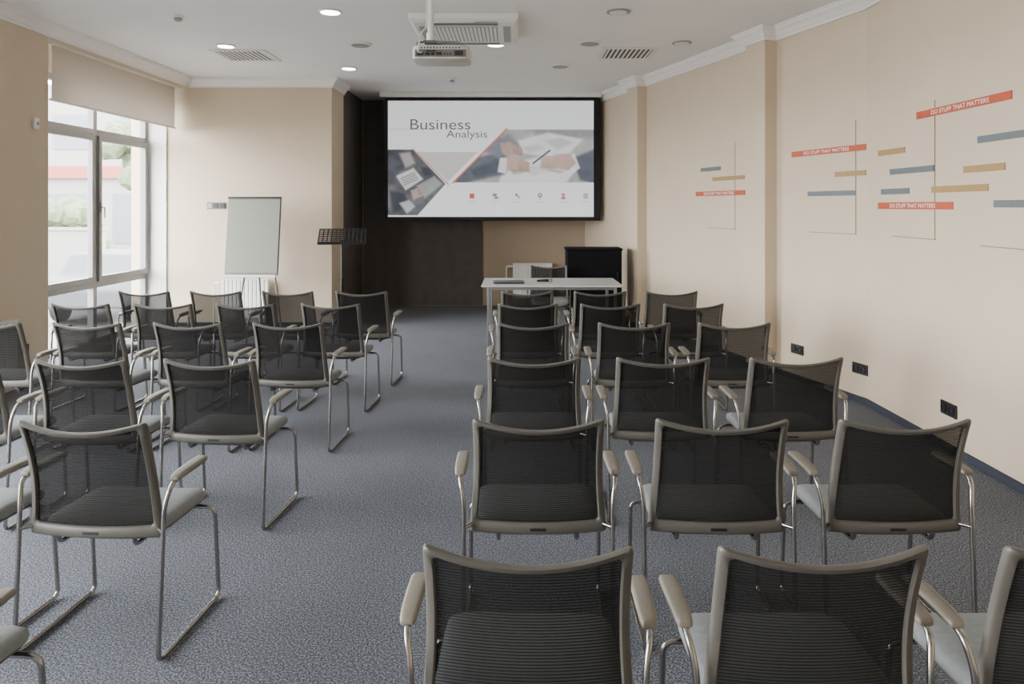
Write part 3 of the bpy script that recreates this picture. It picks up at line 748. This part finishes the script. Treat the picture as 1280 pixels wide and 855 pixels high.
# ------------------------------------------------------------------ wall boards
def wx(y): return 2.78 if y<=5.7 else 2.78-0.296*(y-5.7)
def board(y0,y1,h,col,text=False,th=0.05):   # y0 far end, y1 near end
    ang=-pi/2 if y0<=5.7 else math.atan2(-0.9589,0.2838)
    L_=abs(y0-y1)/(1 if y0<=5.7 else 0.9589)
    nm={"r":("red-orange",REDM),"g":("ochre",GOLDM),"b":("slate blue",BLUEM)}[col]
    mb=MB(); mb.box(0,L_,-0.007,-0.0005,-th/2,th/2)
    lab="thin %s strip board mounted on the beige wall"%nm[0]
    if text: lab="red-orange strip board reading do stuff that matters on the wall"
    o=mb.obj("wall_strip_board",nm[1],loc=(wx(y0),y0,h),rot=(0,0,ang),bevel=0.0015)
    tag(o,lab,"wall decoration",group="coloured strip boards on the wall")
    if text: text_mesh("lettering","DO STUFF THAT MATTERS",L_*0.19,L_*0.80,-0.014,0.014,-0.0078,LETTER,o)
T=0.042
for a in ((4.99,4.03,2.197,'r',True),(4.33,3.60,1.970,'b'),(5.52,5.14,1.975,'g'),(5.346,4.784,1.825,'b'),(4.468,4.088,1.798,'g'),
          (4.81,4.233,1.682,'g'),(5.475,5.085,1.68,'b'),(5.52,4.574,1.575,'r',True),(4.184,3.60,1.585,'b'),
          (6.576,5.71,2.042,'r',True),(6.042,5.71,1.838,'g'),(6.367,5.815,1.68,'b'),
          (8.18,7.27,1.71,'r',True),(7.846,7.28,1.866,'g'),(8.08,7.696,1.978,'b')):
    board(*a,th=0.05 if a[3]=='r' else T)
def wline(y,z0,z1,ylen0,ylen1,zh):
    mb=MB()
    ang=-pi/2 if ylen0<=5.7 else math.atan2(-0.9589,0.2838); f=1 if ylen0<=5.7 else 0.9589
    if y is not None:
        u=(ylen0-y)/f; mb.box(u-0.003,u+0.003,-0.004,-0.001,z0,z1)
    mb.box(0,(ylen0-ylen1)/f,-0.003,-0.0008,zh-0.003,zh+0.003)
    tag(mb.obj("wall_line_art",LINEM,loc=(wx(ylen0),ylen0,0),rot=(0,0,ang)),"thin brown line decoration painted on the beige wall","wall decoration",group="thin line decorations on the wall")
wline(4.775,1.347,2.276,5.32,4.76,1.35); wline(5.815,1.344,2.268,6.36,5.80,1.345); wline(7.44,1.32,2.24,7.96,7.43,1.335); wline(None,0,0,4.31,3.5,1.334)

# sockets
SCK=mat("socket_black",rgb(30,30,32),0.4,noise=0.05)
def socket(x,y,h,ang,n_=1,m=SCK,label="black double wall socket",sw=False):
    W=0.08*n_+0.006
    nm="wall_switch_panel" if sw else "wall_socket"
    r=thing(nm,label,"switch" if sw else "socket",(x,y,h),ang,None if sw else "black wall sockets")
    mb=MB(); mb.box(-W/2,W/2,-0.012,-0.001,-0.043,0.043); mb.obj("face_plate",m,parent=r,bevel=0.003)
    for i in range(n_):
        cx=-W/2+0.043+i*0.08
        mb=MB()
        if sw: mb.box(cx-0.03,cx+0.03,-0.018,-0.012,-0.03,0.03)
        else: mb.lathe((cx,-0.0125,0),[(0.028,0.0),(0.028,-0.006),(0.022,-0.007),(0.021,-0.002)],20,axis='y')
        mb.obj("rocker" if sw else "outlet",(GREYP if i==0 else SCK) if sw else BLACK,parent=r,smooth=not sw)
AN=math.atan2(-0.9589,0.2838)
socket(2.78,4.616,0.27,-pi/2,2); socket(2.76,5.765,0.27,AN,2,); socket(wx(6.50),6.50,0.28,AN,2)
socket(-4.3,6.3,0.32,pi/2,1,label="black single wall socket")
socket(-3.93,9.45,1.58,0,3,m=DGREYP,label="row of grey and black light switches",sw=True)
# motion sensor on the pier
mo=thing("motion_sensor","small white motion sensor on the beige pier","sensor",(-4.3,6.42,2.31),pi/2)
mb=MB(); mb.pad(0,-0.02,0.03,0.018,[(0.006,-0.05),(0,-0.04),(0,0.04),(0.006,0.05)],4,28); mb.obj("housing",WHITEP,parent=mo,smooth=True)
mb=MB(); mb.lathe((0,-0.036,0.0),[(0.016,0.0),(0.014,-0.006),(0.006,-0.010)],16,axis='y'); mb.obj("lens",GREYP,parent=mo,smooth=True)

# ------------------------------------------------------------------ light
w=bpy.data.worlds.new("sky"); bpy.context.scene.world=w; w.use_nodes=True
bg=w.node_tree.nodes["Background"]; bg.inputs[0].default_value=(0.985,0.99,1.0,1); bg.inputs[1].default_value=37.0
def portal(loc,rot,sx,sy):
    l=bpy.data.lights.new("sky_portal",'AREA'); l.shape='RECTANGLE'; l.size=sx; l.size_y=sy; l.cycles.is_portal=True
    o=bpy.data.objects.new("sky_portal",l); COL.objects.link(o); o.location=loc; o.rotation_euler=rot
for y0,y1 in ((7.08,9.42),(1.5,5.0),(-2.1,1.2)): portal((-4.95,(y0+y1)/2,1.475),(0,-pi/2,0),2.95,y1-y0)

# ------------------------------------------------------------------ camera
cam=bpy.data.cameras.new("camera"); co=bpy.data.objects.new("camera",cam); COL.objects.link(co)
co.location=(0,0,1.57); co.rotation_euler=(pi/2,0,0)
cam.sensor_width=36; cam.lens=900/1280*36; cam.shift_x=-5/1280; cam.shift_y=-169.5/1280; cam.clip_start=0.05
bpy.context.scene.camera=co
